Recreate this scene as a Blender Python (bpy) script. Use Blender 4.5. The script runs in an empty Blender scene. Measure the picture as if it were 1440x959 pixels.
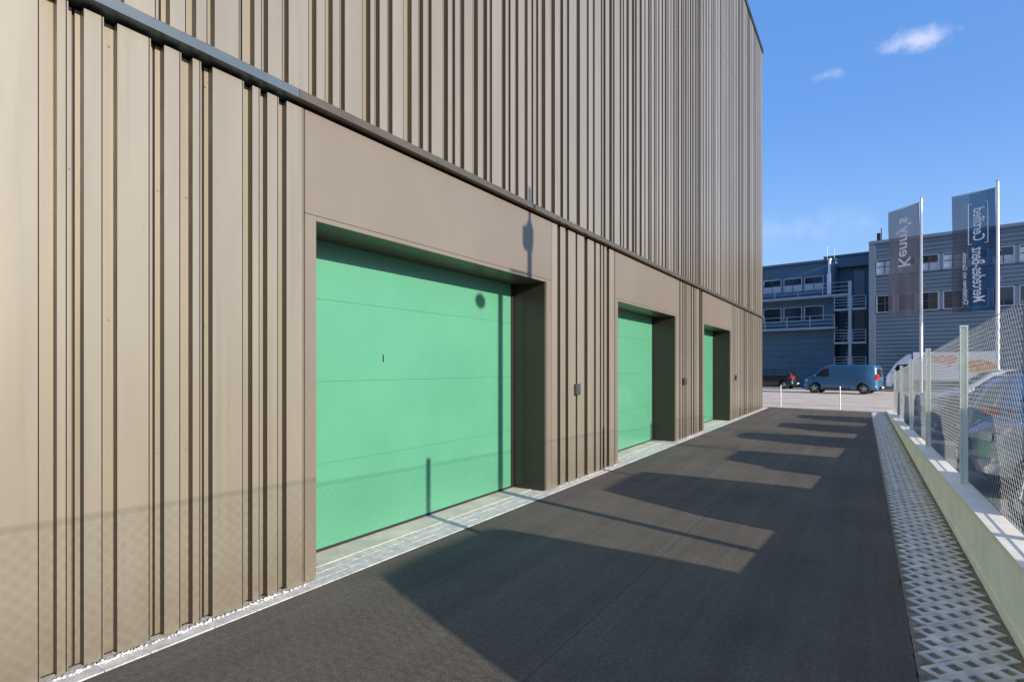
import bpy, bmesh, math, random
from mathutils import Vector, Matrix
random.seed(7)
R = math.radians
scene = bpy.context.scene
C = bpy.data.collections.new("place"); scene.collection.children.link(C)

# ------------------------------------------------------------------ camera frame
H = 1.75; F = 800.0; TH = math.atan(502/800.0)
cs, sn = math.cos(TH), math.sin(TH)
W = 3.85                                   # distance of the facade from the camera line
def wallY(u, X=-W):                        # distance along the facade of a point seen at column u
    t = (u-720)/F; z = -X/(sn-cs*t); return z*(cs+sn*t)

# ------------------------------------------------------------------ materials
def mat(name, col, rough=.6, metal=0., var=.15, scale=3., bump=0., bscale=60., spec=.5, coat=0., alpha=1.,
        stretch=(1,1,1), col2=None, speck=None, emit=None, dirt=False):
    m = bpy.data.materials.new(name); m.use_nodes = True
    nt = m.node_tree; N = nt.nodes; L = nt.links
    b = N['Principled BSDF']
    b.inputs['Roughness'].default_value = rough; b.inputs['Metallic'].default_value = metal
    b.inputs['Specular IOR Level'].default_value = spec; b.inputs['Coat Weight'].default_value = coat
    b.inputs['Alpha'].default_value = alpha
    tc = N.new('ShaderNodeTexCoord'); mp = N.new('ShaderNodeMapping'); mp.inputs['Scale'].default_value = stretch
    L.new(tc.outputs['Object'], mp.inputs['Vector'])
    src = None
    if var > 0 or col2:
        n = N.new('ShaderNodeTexNoise'); n.inputs['Scale'].default_value = scale; n.inputs['Detail'].default_value = 6
        n.inputs['Roughness'].default_value = .6
        L.new(mp.outputs[0], n.inputs['Vector'])
        r = N.new('ShaderNodeValToRGB')
        c2 = col2 if col2 else tuple(min(1, c*(1+var)) for c in col)
        c1 = col if col2 else tuple(c*(1-var) for c in col)
        r.color_ramp.elements[0].position = .32; r.color_ramp.elements[1].position = .68
        r.color_ramp.elements[0].color = (*c1, 1); r.color_ramp.elements[1].color = (*c2, 1)
        L.new(n.outputs['Fac'], r.inputs['Fac']); src = r.outputs['Color']
        rr = N.new('ShaderNodeMapRange'); rr.inputs['To Min'].default_value = rough*.85; rr.inputs['To Max'].default_value = min(1, rough*1.15)
        L.new(n.outputs['Fac'], rr.inputs['Value']); L.new(rr.outputs[0], b.inputs['Roughness'])
    if speck:
        sc_, amt, scol = speck
        n2 = N.new('ShaderNodeTexNoise'); n2.inputs['Scale'].default_value = sc_; n2.inputs['Detail'].default_value = 3
        L.new(tc.outputs['Object'], n2.inputs['Vector'])
        r2 = N.new('ShaderNodeMapRange'); r2.inputs['From Min'].default_value = .45; r2.inputs['From Max'].default_value = .72
        r2.inputs['To Max'].default_value = amt
        L.new(n2.outputs['Fac'], r2.inputs['Value'])
        mx = N.new('ShaderNodeMix'); mx.data_type = 'RGBA'
        L.new(r2.outputs[0], mx.inputs['Factor'])
        if src: L.new(src, mx.inputs['A'])
        else: mx.inputs['A'].default_value = (*col, 1)
        mx.inputs['B'].default_value = (*scol, 1); src = mx.outputs['Result']
    if dirt:                                 # splash dirt near the foot and faint run-off streaks
        sx = N.new('ShaderNodeSeparateXYZ'); L.new(tc.outputs['Object'], sx.inputs[0])
        mz = N.new('ShaderNodeMapRange'); mz.inputs['From Min'].default_value = .55; mz.inputs['From Max'].default_value = .0; L.new(sx.outputs['Z'], mz.inputs[0])
        nd = N.new('ShaderNodeTexNoise'); nd.inputs['Scale'].default_value = 9; nd.inputs['Detail'].default_value = 7; nd.inputs['Roughness'].default_value = .7
        L.new(tc.outputs['Object'], nd.inputs['Vector'])
        mm_ = N.new('ShaderNodeMath'); mm_.operation = 'MULTIPLY'; L.new(mz.outputs[0], mm_.inputs[0]); L.new(nd.outputs['Fac'], mm_.inputs[1])
        ms = N.new('ShaderNodeMapping'); ms.inputs['Scale'].default_value = (8,8,.25); L.new(tc.outputs['Object'], ms.inputs[0])
        ns = N.new('ShaderNodeTexNoise'); ns.inputs['Scale'].default_value = 1.6; ns.inputs['Detail'].default_value = 5; L.new(ms.outputs[0], ns.inputs['Vector'])
        m2 = N.new('ShaderNodeMapRange'); m2.inputs['From Min'].default_value = .56; m2.inputs['From Max'].default_value = .75; m2.inputs['To Max'].default_value = .28; L.new(ns.outputs['Fac'], m2.inputs[0])
        mx_ = N.new('ShaderNodeMath'); mx_.operation = 'MAXIMUM'; L.new(mm_.outputs[0], mx_.inputs[0]); L.new(m2.outputs[0], mx_.inputs[1])
        dm = N.new('ShaderNodeMix'); dm.data_type = 'RGBA'; L.new(mx_.outputs[0], dm.inputs['Factor']); L.new(src, dm.inputs['A']); dm.inputs['B'].default_value = (.17,.14,.095,1)
        src = dm.outputs['Result']
    if src: L.new(src, b.inputs['Base Color'])
    else: b.inputs['Base Color'].default_value = (*col, 1)
    if bump > 0:
        n3 = N.new('ShaderNodeTexNoise'); n3.inputs['Scale'].default_value = bscale; n3.inputs['Detail'].default_value = 4
        L.new(tc.outputs['Object'], n3.inputs['Vector'])
        bp = N.new('ShaderNodeBump'); bp.inputs['Strength'].default_value = bump; bp.inputs['Distance'].default_value = .01
        L.new(n3.outputs['Fac'], bp.inputs['Height']); L.new(bp.outputs[0], b.inputs['Normal'])
    return m

M = {}
M['bronze'] = mat('bronze_cladding', (.300,.267,.208), .35, .42, .07, .8, .04, 3., stretch=(1,3.,.35), dirt=True)
M['bronze_flat'] = mat('bronze_sheet', (.22,.185,.145), .38, .3, .05, .7, .05, 2.)
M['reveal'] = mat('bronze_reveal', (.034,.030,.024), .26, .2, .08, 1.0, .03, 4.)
M['rib_shade'] = mat('bronze_painted_shade', (.050,.040,.028), .6, 0, .1, 2.)  # shade put into the colour of the rib side faces and seam slots
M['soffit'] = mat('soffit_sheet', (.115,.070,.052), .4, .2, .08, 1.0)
M['flash_slate'] = mat('slate_flashing', (.12,.15,.17), .35, .4, .1, 2.)
M['flash_brown'] = mat('brown_flashing', (.10,.085,.066), .4, .3, .1, 2.)
M['cap'] = mat('roof_cap', (.03,.045,.06), .4, .5, .1, 2.)
M['gap'] = mat('dark_gap', (.012,.011,.01), .8, 0, 0)
M['green'] = mat('green_door', (.078,.27,.162), .36, 0, .05, 1.2, .06, 90., coat=.3)
M['seal'] = mat('rubber_seal', (.015,.015,.015), .7, 0, .2, 20)
M['granite'] = mat('granite_stone', (.60,.585,.54), .75, 0, .22, 9., .5, 120., speck=(140., .5, (.16,.16,.16)))
M['threshold'] = mat('threshold_concrete', (.56,.53,.43), .8, 0, .2, 2.5, .3, 60., speck=(90,.3,(.2,.19,.16)))
M['asphalt'] = None
M['soil'] = mat('paver_soil', (.19,.17,.13), .95, 0, .5, 9., .9, 60., speck=(120., .6, (.22,.21,.19)))
M['paver'] = mat('paver_concrete', (.62,.62,.60), .85, 0, .30, 7., .4, 120., speck=(170., .35, (.2,.2,.19)))
M['parapet'] = mat('pale_green_concrete', (.85,.865,.79), .7, 0, .07, 1.6, .1, 40., speck=(7., .12, (.36,.38,.25)))
M['coping'] = mat('coping', (.82,.79,.70), .55, 0, .06, 4., .08, 50.)
M['post'] = mat('post_aluminium', (.80,.84,.74), .4, .15, .06, 6.)
M['wire'] = mat('galvanised_wire', (.36,.38,.38), .45, .6, .1, 12.)
M['street'] = mat('street_surface', (.60,.49,.37), .85, 0, .16, .7, .3, 60., speck=(40, .3, (.42,.37,.31)))
M['white'] = mat('white_paint', (.75,.75,.72), .6, 0, .1, 6.)
M['whitemetal'] = mat('white_metal', (.72,.74,.76), .35, .1, .04, 4.)
M['steel'] = mat('pole_steel', (.55,.57,.60), .3, .7, .06, 5.)
M['ground'] = mat('far_ground', (.13,.125,.11), .95, 0, .3, .05)
M['wallA'] = mat('blue_grey_wall', (.058,.125,.19), .5, .1, .10, .6, stretch=(1,1,1))
M['wallB'] = mat('slate_wall', (.13,.175,.225), .5, .1, .10, .5)
M['wallCol'] = mat('pale_slate_trim', (.19,.24,.29), .5, .1, .06, .8)
M['frame'] = mat('window_frame', (.36,.41,.47), .45, .2, .06, 3.)
M['framed'] = mat('window_bar', (.07,.07,.085), .45, .1, .06, 3.)
M['glass'] = mat('window_glass', (.016,.022,.03), .06, 0, 0, spec=.9)
M['blind'] = mat('roller_blind', (.40,.44,.50), .8, 0, .12, 1.4)
M['rail'] = mat('balcony_steel', (.34,.42,.47), .45, .4, .06, 2.)
M['flue'] = mat('flue_steel', (.62,.65,.70), .3, .7, .06, 4.)
M['doorgrey'] = mat('grey_door', (.17,.20,.24), .5, 0, .06, 2.)
M['tyre'] = mat('tyre', (.018,.018,.019), .85, 0, .15, 14.)
M['rim'] = mat('wheel_rim', (.45,.46,.48), .3, .7, .04, 8.)
M['carglass'] = mat('car_glass', (.012,.016,.02), .05, 0, 0, spec=.9)
M['plastic'] = mat('black_plastic', (.02,.02,.022), .6, 0, .1, 10.)
M['lamp'] = mat('headlamp', (.6,.62,.65), .12, .2, 0)
M['redlamp'] = mat('tail_lamp', (.42,.012,.012), .2, 0, 0, coat=.5)
M['orange'] = mat('orange_print', (.78,.30,.06), .6, 0, .06, 8.)
M['lettering'] = mat('flag_print', (.90,.88,.90), .7, 0, .03, 8.)
M['box'] = mat('socket_plastic', (.05,.05,.055), .5, 0, .1, 10.)
M['crumb'] = mat('white_gravel', (.66,.65,.62), .9, 0, .25, 20.)
M['grass'] = mat('grass_blades', (.085,.11,.032), .8, 0, .3, 20.)
def paint(name, c, metal=.3): return mat(name, c, .28, metal, .02, 3., coat=.8)

def flagmat(name, col, tr):
    m = mat(name, col, .8, 0, .05, 4.)
    nt = m.node_tree; N = nt.nodes; L = nt.links; b = N['Principled BSDF']; o = N['Material Output']
    tl = N.new('ShaderNodeBsdfTranslucent'); tl.inputs[0].default_value = (*col, 1)
    a = N.new('ShaderNodeMixShader'); a.inputs[0].default_value = .45
    L.new(b.outputs[0], a.inputs[1]); L.new(tl.outputs[0], a.inputs[2])
    t = N.new('ShaderNodeBsdfTransparent'); c = N.new('ShaderNodeMixShader'); c.inputs[0].default_value = tr
    L.new(a.outputs[0], c.inputs[1]); L.new(t.outputs[0], c.inputs[2]); L.new(c.outputs[0], o.inputs['Surface'])
    return m
M['flag_taupe'] = flagmat('taupe_flag_cloth', (.075,.078,.105), .20)
M['flag_strip'] = flagmat('strip_flag_cloth', (.052,.060,.088), .24)
M['flag_navy'] = flagmat('navy_flag_cloth', (.010,.060,.155), .16)

def asphalt(name, c1, c2, spk, seams=False):
    m = bpy.data.materials.new(name); m.use_nodes = True
    nt = m.node_tree; N = nt.nodes; L = nt.links; b = N['Principled BSDF']
    tc = N.new('ShaderNodeTexCoord')
    def noise(s, d=5, st=(1,1,1), rg=.6):
        mp = N.new('ShaderNodeMapping'); mp.inputs['Scale'].default_value = st; L.new(tc.outputs['Object'], mp.inputs[0])
        n = N.new('ShaderNodeTexNoise'); n.inputs['Scale'].default_value = s; n.inputs['Detail'].default_value = d
        n.inputs['Roughness'].default_value = rg
        L.new(mp.outputs[0], n.inputs['Vector']); return n.outputs['Fac']
    big = noise(.55, 4); streak = noise(1.6, 6, (2.4,.10,1), .7); fine = noise(130, 2); mid = noise(28, 4)
    r = N.new('ShaderNodeValToRGB'); r.color_ramp.elements[0].position = .38; r.color_ramp.elements[1].position = .62
    r.color_ramp.elements[0].color = (*c1,1); r.color_ramp.elements[1].color = (*c2,1)
    ad = N.new('ShaderNodeMath'); ad.operation = 'ADD'; L.new(big, ad.inputs[0]); L.new(streak, ad.inputs[1])
    hf = N.new('ShaderNodeMath'); hf.operation = 'MULTIPLY'; hf.inputs[1].default_value = .5; L.new(ad.outputs[0], hf.inputs[0])
    L.new(hf.outputs[0], r.inputs[0])
    mr = N.new('ShaderNodeMapRange'); mr.inputs['From Min'].default_value = .52; mr.inputs['From Max'].default_value = .75
    mr.inputs['To Max'].default_value = .75; L.new(fine, mr.inputs[0])
    mx = N.new('ShaderNodeMix'); mx.data_type = 'RGBA'; L.new(mr.outputs[0], mx.inputs['Factor']); L.new(r.outputs[0], mx.inputs['A'])
    mx.inputs['B'].default_value = (*spk,1)
    mr2 = N.new('ShaderNodeMapRange'); mr2.inputs['From Min'].default_value = .35; mr2.inputs['From Max'].default_value = .65
    mr2.inputs['To Min'].default_value = .84; mr2.inputs['To Max'].default_value = 1.14; L.new(mid, mr2.inputs[0])
    ml = N.new('ShaderNodeMix'); ml.data_type = 'RGBA'; ml.blend_type = 'MULTIPLY'; ml.inputs['Factor'].default_value = 1
    L.new(mx.outputs['Result'], ml.inputs['A']); L.new(mr2.outputs[0], ml.inputs['B'])
    L.new(ml.outputs['Result'], b.inputs['Base Color']); b.inputs['Roughness'].default_value = .9
    b.inputs['Specular IOR Level'].default_value = .25
    if seams:
        sx = N.new('ShaderNodeSeparateXYZ'); L.new(tc.outputs['Object'], sx.inputs[0])
        def band(sock, c, wd, wob):
            w1 = N.new('ShaderNodeMath'); w1.operation = 'MULTIPLY'; w1.inputs[1].default_value = wob; L.new(mid, w1.inputs[0])
            w2 = N.new('ShaderNodeMath'); w2.operation = 'ADD'; L.new(sock, w2.inputs[0]); L.new(w1.outputs[0], w2.inputs[1])
            w3 = N.new('ShaderNodeMath'); w3.operation = 'SUBTRACT'; w3.inputs[1].default_value = c; L.new(w2.outputs[0], w3.inputs[0])
            w4 = N.new('ShaderNodeMath'); w4.operation = 'ABSOLUTE'; L.new(w3.outputs[0], w4.inputs[0])
            w5 = N.new('ShaderNodeMapRange'); w5.inputs['From Min'].default_value = wd; w5.inputs['From Max'].default_value = 0; L.new(w4.outputs[0], w5.inputs[0])
            return w5.outputs[0]
        tot = None
        for sock, c, wd in ((sx.outputs['X'], -1.62, .014), (sx.outputs['Y'], 11.2, .03), (sx.outputs['Y'], 17.5, .03)):
            k = band(sock, c, wd, .03)
            if tot is None: tot = k
            else:
                q = N.new('ShaderNodeMath'); q.operation = 'MAXIMUM'; L.new(tot, q.inputs[0]); L.new(k, q.inputs[1]); tot = q.outputs[0]
        q = N.new('ShaderNodeMath'); q.operation = 'MULTIPLY'; q.inputs[1].default_value = .45; L.new(tot, q.inputs[0])
        sm = N.new('ShaderNodeMix'); sm.data_type = 'RGBA'; L.new(q.outputs[0], sm.inputs['Factor']); L.new(ml.outputs['Result'], sm.inputs['A']); sm.inputs['B'].default_value = (.02,.019,.018,1)
        # pale tyre scuffs along the lane
        sc = noise(.9, 4, (7.,.16,1)); s2 = N.new('ShaderNodeMapRange'); s2.inputs['From Min'].default_value = .60; s2.inputs['From Max'].default_value = .78; s2.inputs['To Max'].default_value = .35; L.new(sc, s2.inputs[0])
        s3 = N.new('ShaderNodeMix'); s3.data_type = 'RGBA'; L.new(s2.outputs[0], s3.inputs['Factor']); L.new(sm.outputs['Result'], s3.inputs['A']); s3.inputs['B'].default_value = (.20,.18,.15,1)
        L.new(s3.outputs['Result'], b.inputs['Base Color'])
    bp = N.new('ShaderNodeBump'); bp.inputs['Strength'].default_value = .55; bp.inputs['Distance'].default_value = .006
    L.new(fine, bp.inputs['Height']); L.new(bp.outputs[0], b.inputs['Normal'])
    return m
M['asphalt'] = asphalt('fresh_asphalt', (.068,.059,.049), (.122,.106,.087), (.24,.215,.185), True)
M['asphalt_lot'] = asphalt('car_park_asphalt', (.15,.15,.15), (.21,.205,.195), (.2,.2,.2))

# ------------------------------------------------------------------ mesh helpers
def link(o, parent=None):
    C.objects.link(o)
    if parent: o.parent = parent
    return o
def obj(name, bm, m, parent=None, smooth=False, loc=None, label=None):
    if bm.faces:
        bmesh.ops.recalc_face_normals(bm, faces=bm.faces)
    if smooth:
        for f in bm.faces: f.smooth = True
        for e in bm.edges:
            if len(e.link_faces) == 2 and e.calc_face_angle(0) > R(38): e.smooth = False
    me = bpy.data.meshes.new(name); bm.to_mesh(me); bm.free()
    for mm in (m if isinstance(m, (list, tuple)) else [m]): me.materials.append(mm)
    o = bpy.data.objects.new(name, me)
    if loc: o.location = loc
    if label: o['label'] = label
    return link(o, parent)
def tag(o, label=None, cat=None, group=None, kind=None):
    if label: o['label'] = label
    if cat: o['category'] = cat
    if group: o['group'] = group
    if kind: o['kind'] = kind
    return o
def thing(name, label, cat, loc=(0,0,0), rz=0, group=None):
    o = bpy.data.objects.new(name, None); link(o); o.empty_display_size = .3
    o.location = loc; o.rotation_euler = (0,0,rz)
    return tag(o, label, cat, group)
def box(bm, x0, x1, y0, y1, z0, z1, bev=0):
    vs = [bm.verts.new((x,y,z)) for z in (z0,z1) for y in (y0,y1) for x in (x0,x1)]
    fs = []
    for q in ((0,1,3,2),(4,5,7,6),(0,1,5,4),(2,3,7,6),(0,2,6,4),(1,3,7,5)):
        fs.append(bm.faces.new([vs[i] for i in q]))
    if bev:
        es = list({e for f in fs for e in f.edges})
        bmesh.ops.bevel(bm, geom=es, offset=bev, segments=2, affect='EDGES', profile=.5)
    return vs
def tube(bm, pts, rad, n=8, caps=True):
    pts = [Vector(p) for p in pts]; rings = []
    rads = rad if isinstance(rad, (list,tuple)) else [rad]*len(pts)
    for i, p in enumerate(pts):
        d = (pts[min(i+1,len(pts)-1)] - pts[max(i-1,0)]).normalized()
        a = d.orthogonal().normalized() if abs(d.z) > .99 or i == 0 and abs(d.z) > .9 else d.cross(Vector((0,0,1))).normalized()
        if abs(d.z) > .9: a = Vector((1,0,0))
        a = (a - d*a.dot(d)).normalized(); b = d.cross(a)
        rings.append([bm.verts.new(p + (a*math.cos(2*math.pi*k/n) + b*math.sin(2*math.pi*k/n))*rads[i]) for k in range(n)])
    for r0, r1 in zip(rings, rings[1:]):
        for k in range(n): bm.faces.new((r0[k], r0[(k+1)%n], r1[(k+1)%n], r1[k]))
    if caps:
        bm.faces.new(rings[0]); bm.faces.new(rings[-1])
def wire(bm, p, q, r):                     # three sided bar, cheap
    p, q = Vector(p), Vector(q); d = (q-p).normalized(); a = Vector((1,0,0)); b = d.cross(a)
    ra = [p + (a*math.cos(t)+b*math.sin(t))*r for t in (0,2.094,4.189)]
    rb = [v + (q-p) for v in ra]
    va = [bm.verts.new(v) for v in ra]; vb = [bm.verts.new(v) for v in rb]
    for k in range(3): bm.faces.new((va[k], va[(k+1)%3], vb[(k+1)%3], vb[k]))
def sheet(bm, pts, z):
    bm.faces.new([bm.verts.new((x,y,z)) for x,y in pts])
def prism(bm, pts, z0, z1):
    f = bm.faces.new([bm.verts.new((x,y,z0)) for x,y in pts])
    r = bmesh.ops.extrude_face_region(bm, geom=[f])
    bmesh.ops.translate(bm, verts=[v for v in r['geom'] if isinstance(v, bmesh.types.BMVert)], vec=(0,0,z1-z0))
def B(): return bmesh.new()
def struct(name, bm, m): return tag(obj(name, bm, m), kind='structure')

# ------------------------------------------------------------------ the ground
axE = lambda y: .27 - .0081*y              # asphalt edge on the right
paN = lambda y: .84 - .0100*y              # near face of the low wall
paT = lambda y: .64 - .0205*y              # height of the low wall
feX = lambda y: .93 - .0065*y              # fence line
feT = lambda y: 2.41 - .0333*y             # fence top
YE = 26.6
bm = B(); sheet(bm, [(-900,-900),(900,-900),(900,900),(-900,900)], -.06); struct('ground', bm, M['ground'])
edge = []; y = -14
while y < YE-.3:
    edge.append((axE(y)+random.uniform(-.009,.009), y)); y += .05 if 0 < y < 12 else .2
bm = B(); sheet(bm, [(-3.725,-14)] + edge + [(axE(YE),YE-.18),(-3.725,YE+.62)], 0); struct('driveway', bm, M['asphalt'])
bm = B(); sheet(bm, [(paN(-14)+.2,-14),(40,-14),(40,22),(paN(YE)+.2,YE-.1)], -.004); struct('car_park', bm, M['asphalt_lot'])
r10 = R(10)
def line_y(x, y0): return y0 - math.tan(r10)*x
bm = B(); sheet(bm, [(-60,line_y(-60,YE+.05)),(60,line_y(60,YE+.05)),(60,line_y(60,60)),(-60,line_y(-60,60))], -.012); struct('street', bm, M['street'])
# white line where the driveway meets the street and line along the parking bays
bm = B(); box(bm, -3.9, .75, 0, .10, 0, .05, .008)
o = struct('kerb_edge', bm, M['white']); o.location = (0, YE-.06, 0); o.rotation_euler = (0,0,-r10)
bm = B(); sheet(bm, [(-30,0),(12,0),(12,.3),(-30,.3)], -.008)
for x in (-9.5,-4.2,1.6): sheet(bm, [(x,-6.2),(x+2.4,-6.2),(x+2.4,-6.02),(x,-6.02)], -.008)
o = struct('road_marking', bm, M['white']); o.location = (0, 43.1, 0); o.rotation_euler = (0,0,-r10)
bm = B()
for i, y in enumerate((.7,4.85,8.85,12.6,16.1,19.55,23.2)):
    sheet(bm, [(1.5,y-.05),(6.4,y-.05),(6.4,y+.05),(1.5,y+.05)], 0)
struct('parking_line', bm, M['white'])

# granite rows under the facade
bm = B()
for x0, x1 in ((-4.085,-3.972),(-3.967,-3.854),(-3.849,-3.73)):
    y = -3.0 + random.random()*.2
    while y < 27.1:
        L_ = random.uniform(.22,.42) if x0 > -3.9 else random.uniform(.1,.16)
        h = .005 + random.uniform(-.0015,.002)
        j = random.uniform(-.004,.004)
        box(bm, x0, x1, y, y+L_-.006, -.05, h, .003)
        y += L_
struct('kerb', bm, M['granite'])
bm = B(); sheet(bm, [(-4.6,-3.2),(-3.725,-3.2),(-3.725,27.2),(-4.6,27.2)], -.002)
struct('kerb_bed', bm, mat('mortar', (.30,.29,.27), .9, 0, .25, 12., .4, 90.))
# ragged white gravel against the foot of the cladding
bm = B()
def crumb(bm, x, y, z, s):
    v = bmesh.ops.create_icosphere(bm, subdivisions=1, radius=s, matrix=Matrix.Translation((x,y,z)))['verts']
    for q in v:
        q.co += Vector((random.uniform(-1,1),random.uniform(-1,1),random.uniform(-1,1)))*s*.35
        q.co.z = z + (q.co.z-z)*.7
for (a, b, n) in ((.9,3.0,420),(7.3,9.7,190),(13.7,16,120),(20,26,160)):
    for i in range(n):
        y = random.uniform(a,b); g = .5+.5*math.sin(y*9.)*math.sin(y*3.7+1)
        if random.random() > .35+.6*g: continue
        crumb(bm, -3.852 + random.uniform(0,.028), y, .008 + random.random()*.014*g, random.uniform(.004,.011))
tag(obj('gravel', bm, M['crumb']), 'white gravel crumbs spilling along the foot of the metal cladding', 'gravel', kind='stuff')

# open grid pavers beside the driveway
bm = B(); sheet(bm, [(axE(-3),-3),(paN(-3)+.02,-3),(paN(YE)+.02,YE-.25),(axE(YE),YE-.2)], .004); struct('paver_bed', bm, M['soil'])
bm = B(); px_, py_ = .168, .19
def rhomb(bm, cx, cy, hw, hh, k=.54, clipx=None):
    # ring of concrete round one open cell
    j = lambda: random.uniform(-.002,.002)
    zt = .014 + random.uniform(-.0015,.0015)
    out = [(cx,cy-hh),(cx+hw,cy),(cx,cy+hh),(cx-hw,cy)]
    inn = [(cx+(x-cx)*k+j(), cy+(y-cy)*k+j()) for x,y in out]
    vo = [bm.verts.new((x,y,zt)) for x,y in out]; vi = [bm.verts.new((x,y,zt)) for x,y in inn]
    vb = [bm.verts.new((x,y,-.03)) for x,y in inn]; vo2 = [bm.verts.new((x,y,-.03)) for x,y in out]
    for a in range(4):
        b = (a+1)%4
        bm.faces.new((vo[a],vo[b],vi[b],vi[a])); bm.faces.new((vi[a],vi[b],vb[b],vb[a])); bm.faces.new((vo[a],vo[b],vo2[b],vo2[a]))
row = 0; y = 1.2
while y < YE-.45:
    x0 = axE(y)+.015; wid = paN(y)-.03 - x0
    n = 3; px_ = wid/n
    nx = n if row%2 == 0 else n-1
    off = x0 + px_/2 if row%2 == 0 else x0 + px_
    for i in range(nx):
        rhomb(bm, off+i*px_, y, px_/2-.0005, py_/2-.0005)
    y += py_/2
    if row % 8 == 7: y += .006
    row += 1
pv = struct('grid_pavers', bm, M['paver'])
bm = B()
for i in range(2600):
    y = 1.6 + (random.random()**1.8)*17; x = random.uniform(axE(y)+.01, paN(y)-.005)
    crumb(bm, x, y, .006, random.uniform(.003,.007))
tag(obj('paver_gravel', bm, mat('grey_gravel', (.20,.19,.165), .9, 0, .5, 30.)), 'loose grey gravel in the cells of the grid pavers', 'gravel', kind='stuff')
bm = B()
for i in range(1500):
    y = 1.8 + (random.random()**1.6)*20
    x = random.uniform(axE(y)+.02, paN(y)) if random.random() < .3 else paN(y) - abs(random.gauss(0,.028))
    a = random.uniform(0,6.28); h = random.uniform(.008,.030); w_ = .002; dx, dy = math.cos(a), math.sin(a)
    b0 = bm.verts.new((x-dy*w_, y+dx*w_, -.008)); b1 = bm.verts.new((x+dy*w_, y-dx*w_, -.008)); b2 = bm.verts.new((x+dx*h*.5, y+dy*h*.5, h))
    bm.faces.new((b0,b1,b2))
tag(obj('grass', bm, M['grass']), 'short green grass and moss sprouting along the low wall', 'grass', kind='stuff')

# ------------------------------------------------------------------ low wall and fence
wallr = thing('low_wall', 'long low pale green concrete wall beside the paver strip, below the wire fence', 'wall')
ys = [-6.0] + [5.9+2.7*k for k in range(-3,8)] + [YE-.2]
ys = sorted(set(y for y in ys if y <= YE-.2))
for a, b in zip(ys, ys[1:]):
    bm = B(); a1, b1 = a+.003, b-.003
    sec = lambda y: [(paN(y),y,-.1),(paN(y)+.175,y,-.1),(paN(y)+.175,y,paT(y)-.042),(paN(y),y,paT(y)-.042)]
    va = [bm.verts.new(p) for p in sec(a1)]; vb = [bm.verts.new(p) for p in sec(b1)]
    for k in range(4): bm.faces.new((va[k],va[(k+1)%4],vb[(k+1)%4],vb[k]))
    bm.faces.new(va); bm.faces.new(vb)
    # shallow plinth seam, a thin raised foot strip
    yy = [(paN(y)-.006,y,-.1) for y in (a1,b1)]
    v = [bm.verts.new(p) for p in ((paN(a1)-.006,a1,-.1),(paN(b1)-.006,b1,-.1),(paN(b1)-.006,b1,.085),(paN(a1)-.006,a1,.085),
                                   (paN(a1)+.01,a1,-.1),(paN(b1)+.01,b1,-.1),(paN(b1)+.01,b1,.085),(paN(a1)+.01,a1,.085))]
    for q in ((0,1,2,3),(2,3,7,6),(0,3,7,4),(1,2,6,5)): bm.faces.new([v[i] for i in q])
    obj('wall_panel', bm, M['parapet'], wallr)
bm = B()
for a, b in zip(ys, ys[1:]):
    a1, b1 = a+.002, b-.002
    sec = lambda y: [(paN(y)-.012,y,paT(y)-.04),(paN(y)+.188,y,paT(y)-.04),(paN(y)+.188,y,paT(y)),(paN(y)-.012,y,paT(y))]
    va = [bm.verts.new(p) for p in sec(a1)]; vb = [bm.verts.new(p) for p in sec(b1)]
    for k in range(4): bm.faces.new((va[k],va[(k+1)%4],vb[(k+1)%4],vb[k]))
    bm.faces.new(va); bm.faces.new(vb)
obj('coping', bm, M['coping'], wallr)

fence = thing('chain_link_fence', 'tall wire mesh fence with pale metal posts standing on the low wall', 'fence')
def post_at(y):
    bm = B(); x = feX(y); zt = feT(y)+.05; zb = paT(y)-.02
    box(bm, x-.030, x+.030, y-.004, y+.004, zb, zt)                    # web
    box(bm, x-.034, x-.026, y-.030, y+.030, zb, zt); box(bm, x+.026, x+.034, y-.030, y+.030, zb, zt)
    box(bm, x-.038, x+.038, y-.034, y+.034, zt, zt+.012)
    box(bm, x-.06, x+.06, y-.06, y+.06, zb-.01, zb+.028)
    return obj('fence_post', bm, M['post'], fence)
PY = [7.9+4.06*k for k in range(-4,5)]
for y in PY: post_at(y)
bm = B(); pitch = .088
y = -8.5
while y < 24.2:
    for sgn in (1,-1):
        # one wire runs diagonally between the foot and the top of the mesh
        zb = lambda yy: paT(yy)+.03
        h = feT(y)-zb(y); ya = y if sgn > 0 else y+h
        yb = ya + sgn*h
        a_, b_ = ya, yb; p = Vector((feX(a_)+.042+.004*sgn, a_, zb(a_))); q = Vector((feX(b_)+.042+.004*sgn, b_, feT(b_)))
        q.z = p.z + abs(b_-a_)
        if q.z > feT(b_):
            f_ = (feT(ya)-p.z)/(abs(b_-a_)+sgn*(feT(ya)-feT(yb))); q = p + (q-p)*min(1,f_)
        lo, hi = -7.9, 24.18
        if min(p.y,q.y) < lo or max(p.y,q.y) > hi:
            d = q-p; t0, t1 = 0, 1
            tl, th = (lo-p.y)/d.y, (hi-p.y)/d.y
            t0, t1 = max(0,min(tl,th)), min(1,max(tl,th))
            if t1 <= t0: continue
            p, q = p+d*t0, p+d*t1
        wire(bm, p, q, .0018)
    y += pitch
obj('wire_mesh', bm, M['wire'], fence)
bm = B()
for dz, r in ((0,.0042),):
    tube(bm, [(feX(y)+.042, y, feT(y)+dz) for y in (-7.9,0,8,16,24.18)], r, 6)
for k in (.03,): tube(bm, [(feX(y)+.042, y, paT(y)+k) for y in (-7.9,0,8,16,24.18)], .004, 6)
obj('tension_wire', bm, M['wire'], fence)

# ------------------------------------------------------------------ the clad building
bld = thing('commercial_building', 'tall bronze metal clad building with three recessed green doors along the driveway', 'building')
ZB = 3.86; ZT = 15.15; D = .062
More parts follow.
